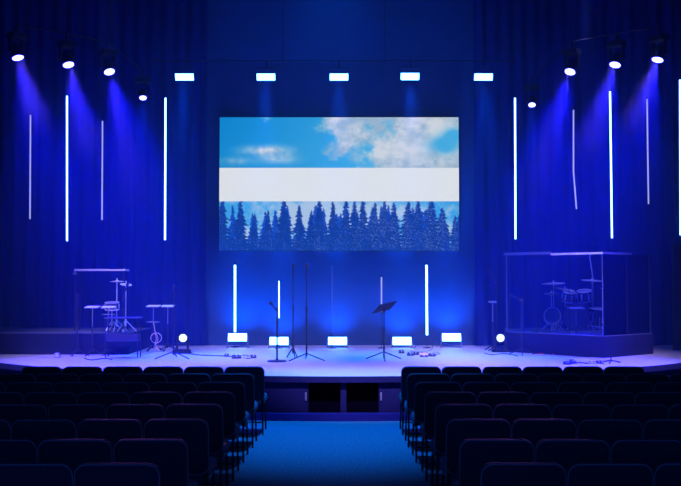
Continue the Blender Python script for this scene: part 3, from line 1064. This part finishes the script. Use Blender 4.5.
G = DECK + 0.008
g = lambda px, py: on(px, py, G)
cable([g(188, 353.5), g(200, 355), g(212, 355.5), g(224, 356), g(232, 356.5), g(236, 357.5)], 0.010, 'cable', 'black cable running to the pedals at left centre')
cable([g(238, 357), g(243, 355), g(249, 356), g(246, 358.5), g(252, 358), g(250, 355.2), g(256, 357)], 0.007, 'cable', 'loose cable curl beside the pedals at left centre')
v = on(430, 350.5, G)
cable([g(410, 351), g(418, 352), v, v + Vector((0.05, 0, 0.10)), v + Vector((-0.05, 0.1, 0.20)), v + Vector((-0.2, 0.15, 0.19)), on(414, 349, G)], 0.006, 'cable', 'thin cable arching over the pedals at right centre')
cable([g(408, 352.5), g(416, 354.5), g(424, 353.5), g(433, 355), g(440, 353.5)], 0.009, 'cable', 'black cable lying through the pedals at right centre')
cable([g(536, 354), g(544, 353.6), g(549, 353), g(555, 355)], 0.012, 'redcable', 'red cable on the stage floor before the drum riser')
cable([g(484, 353), g(492, 354.5), g(505, 353.5), g(518, 356)], 0.008, 'cable', 'black cable by the right floor-standing light')
cable([g(84, 358), g(92, 360), g(104, 358.5), g(112, 359.5)], 0.010, 'cable', 'black cable on the floor below the leftmost tray stands')
cable([g(572, 364), g(580, 362.5), g(588, 363.5), g(596, 363), g(604, 363.8)], 0.009, 'cable', 'cable between the floor boxes at right stage')

# pink coiled cable hung under the tray stand
cb = on(153, 352.5, DECK)
cy = cb.y - 0.06


def c3(px, py, dy=0.0):
    q = at(px, py, cy)
    return Vector((q.x, q.y + dy, q.z))


loop = []
for k in range(9):
    a = PI / 2 + 2 * PI * k / 8
    loop.append(c3(156 + 5.5 * math.cos(a), 338 - 5 * math.sin(a), 0.02 * math.sin(k)))
loop += [c3(158, 339), c3(156, 344), c3(153.5, 349), c3(156, 352), c3(159.5, 352), c3(157.5, 348.5), c3(155.5, 344.5, -0.02), c3(156.5, 338, -0.02), c3(155.5, 333, -0.02), c3(153.2, 323, 0.04)]
cable(loop, 0.007, 'pinkcable', 'pale pink cable coiled under a tray stand, left stage')


def pedal(px, py, w, d, h, m, label, rz=0.0):
    q = on(px, py, DECK)
    t = thing('effects_pedal', label, 'pedal', q, rz)
    mb = MB()
    poly_ = [(-d / 2, 0), (d / 2, 0), (d / 2, h), (-d / 2, h * 0.55)]
    lo = [mb.bm.verts.new((-w / 2, y, z)) for y, z in poly_]
    hi = [mb.bm.verts.new((w / 2, y, z)) for y, z in poly_]
    mb.bm.faces.new(lo)
    mb.bm.faces.new(hi)
    for i in range(4):
        mb.bm.faces.new((lo[i], lo[(i + 1) % 4], hi[(i + 1) % 4], hi[i]))
    mb.build('case', m, t)
    MB().lathe([(0.012, h * 0.5), (0.012, h * 0.95), (0, h * 0.96)], 10, Matrix.Translation((0, -d * 0.22, 0))).build('footswitch', 'chrome', t)
    for s in (-1, 1):
        MB().lathe([(0.01, h * 0.8), (0.01, h * 1.2), (0, h * 1.2)], 8, Matrix.Translation((s * w * 0.25, d * 0.3, 0))).build('knob', 'black', t)
    return t


pedal(226.5, 356.5, 0.08, 0.10, 0.045, 'pedal', 'small dark pedal on the black cable at left centre')
pedal(236.5, 358.5, 0.16, 0.12, 0.06, 'pedal', 'dark pedal, larger one of the left centre pedals', 0.3)
pedal(246, 358.5, 0.10, 0.08, 0.04, 'silver', 'silver pedal between the cable curls at left centre', -0.2)
pedal(253.5, 358, 0.10, 0.09, 0.05, 'pedal', 'dark pedal, rightmost of the left centre pedals', 0.1)
pedal(401.5, 353.2, 0.10, 0.10, 0.06, 'pedal', 'lone dark pedal below the floor panel right of centre', 0.1)
pedal(410.5, 355.7, 0.12, 0.09, 0.05, 'pedal', 'dark pedal at the left end of the right centre pedals', 0.2)
pedal(416, 354.8, 0.11, 0.10, 0.05, 'pedal', 'dark pedal just left of the pink pedal', -0.2)
pedal(424.5, 355.2, 0.19, 0.10, 0.05, 'pinkpedal', 'pink wide pedal among the right centre pedals', -0.1)
pedal(424, 357.0, 0.16, 0.05, 0.03, 'pedal', 'flat dark pedal in front of the pink pedal')
pedal(432, 356.3, 0.12, 0.10, 0.05, 'pedal', 'dark pedal just right of the pink pedal', 0.2)
pedal(436.5, 354.7, 0.10, 0.08, 0.04, 'silver', 'silver pedal at the right end of the right centre pedals', -0.3)
pedal(567, 364.5, 0.10, 0.09, 0.05, 'pedal', 'dark floor box, left one at right stage', 0.3)
pedal(573, 363.6, 0.10, 0.08, 0.06, 'pedal', 'dark floor box beside the cable at right stage', 0.3)
pedal(592, 364.0, 0.14, 0.08, 0.04, 'silver', 'silver floor box near the low tripod at right stage', 0.0)
pedal(599, 363.5, 0.10, 0.08, 0.045, 'pedal', 'dark floor box next to the silver one at right stage', 0.0)
o = MB().box((-0.05, -0.05, 0), (0.05, 0.05, 0.09), 0.02).build('floor_box', 'silver')
o.location = on(57, 357.5, DECK)
tag(o, 'small pale box on the stage floor at far left', 'box')

# ------------------------------------------------------------------ haze
HZ = 0.0175
hz = MB().box((-8.9, 13.2, DECK + 0.002), (8.9, WALLY - 0.005, 8.68)).build('stage_haze', 'rig')
hm = bpy.data.materials.new('haze')
hm.use_nodes = True
nt = hm.node_tree
nt.nodes.clear()
vs = nt.nodes.new('ShaderNodeVolumeScatter')
vs.inputs['Density'].default_value = HZ
vs.inputs['Color'].default_value = (0.24, 0.5, 1, 1)
vs.inputs['Anisotropy'].default_value = 0.5
vo = nt.nodes.new('ShaderNodeOutputMaterial')
nt.links.new(vs.outputs[0], vo.inputs['Volume'])
hz.data.materials[0] = hm
hz['kind'] = 'stuff'
tag(hz, 'thin theatrical haze filling the air above the stage', 'haze')

# ------------------------------------------------------------------ dim hall ambience and render look
wld = bpy.data.worlds.new('hall_dark')
sc.world = wld
wld.use_nodes = True
bg = wld.node_tree.nodes['Background']
bg.inputs['Color'].default_value = (0.03, 0.16, 1.0, 1)
bg.inputs['Strength'].default_value = 0.4

sc.view_settings.view_transform = 'Standard'
sc.view_settings.look = 'None'
sc.view_settings.gamma = 1.0
sc.view_settings.exposure = 0.0
sc.view_settings.use_curve_mapping = False
cy_ = sc.cycles
cy_.max_bounces = 5
cy_.diffuse_bounces = 2
cy_.glossy_bounces = 2
cy_.transparent_max_bounces = 12
cy_.volume_bounces = 2
cy_.use_denoising = True
cy_.sample_clamp_indirect = 4.0
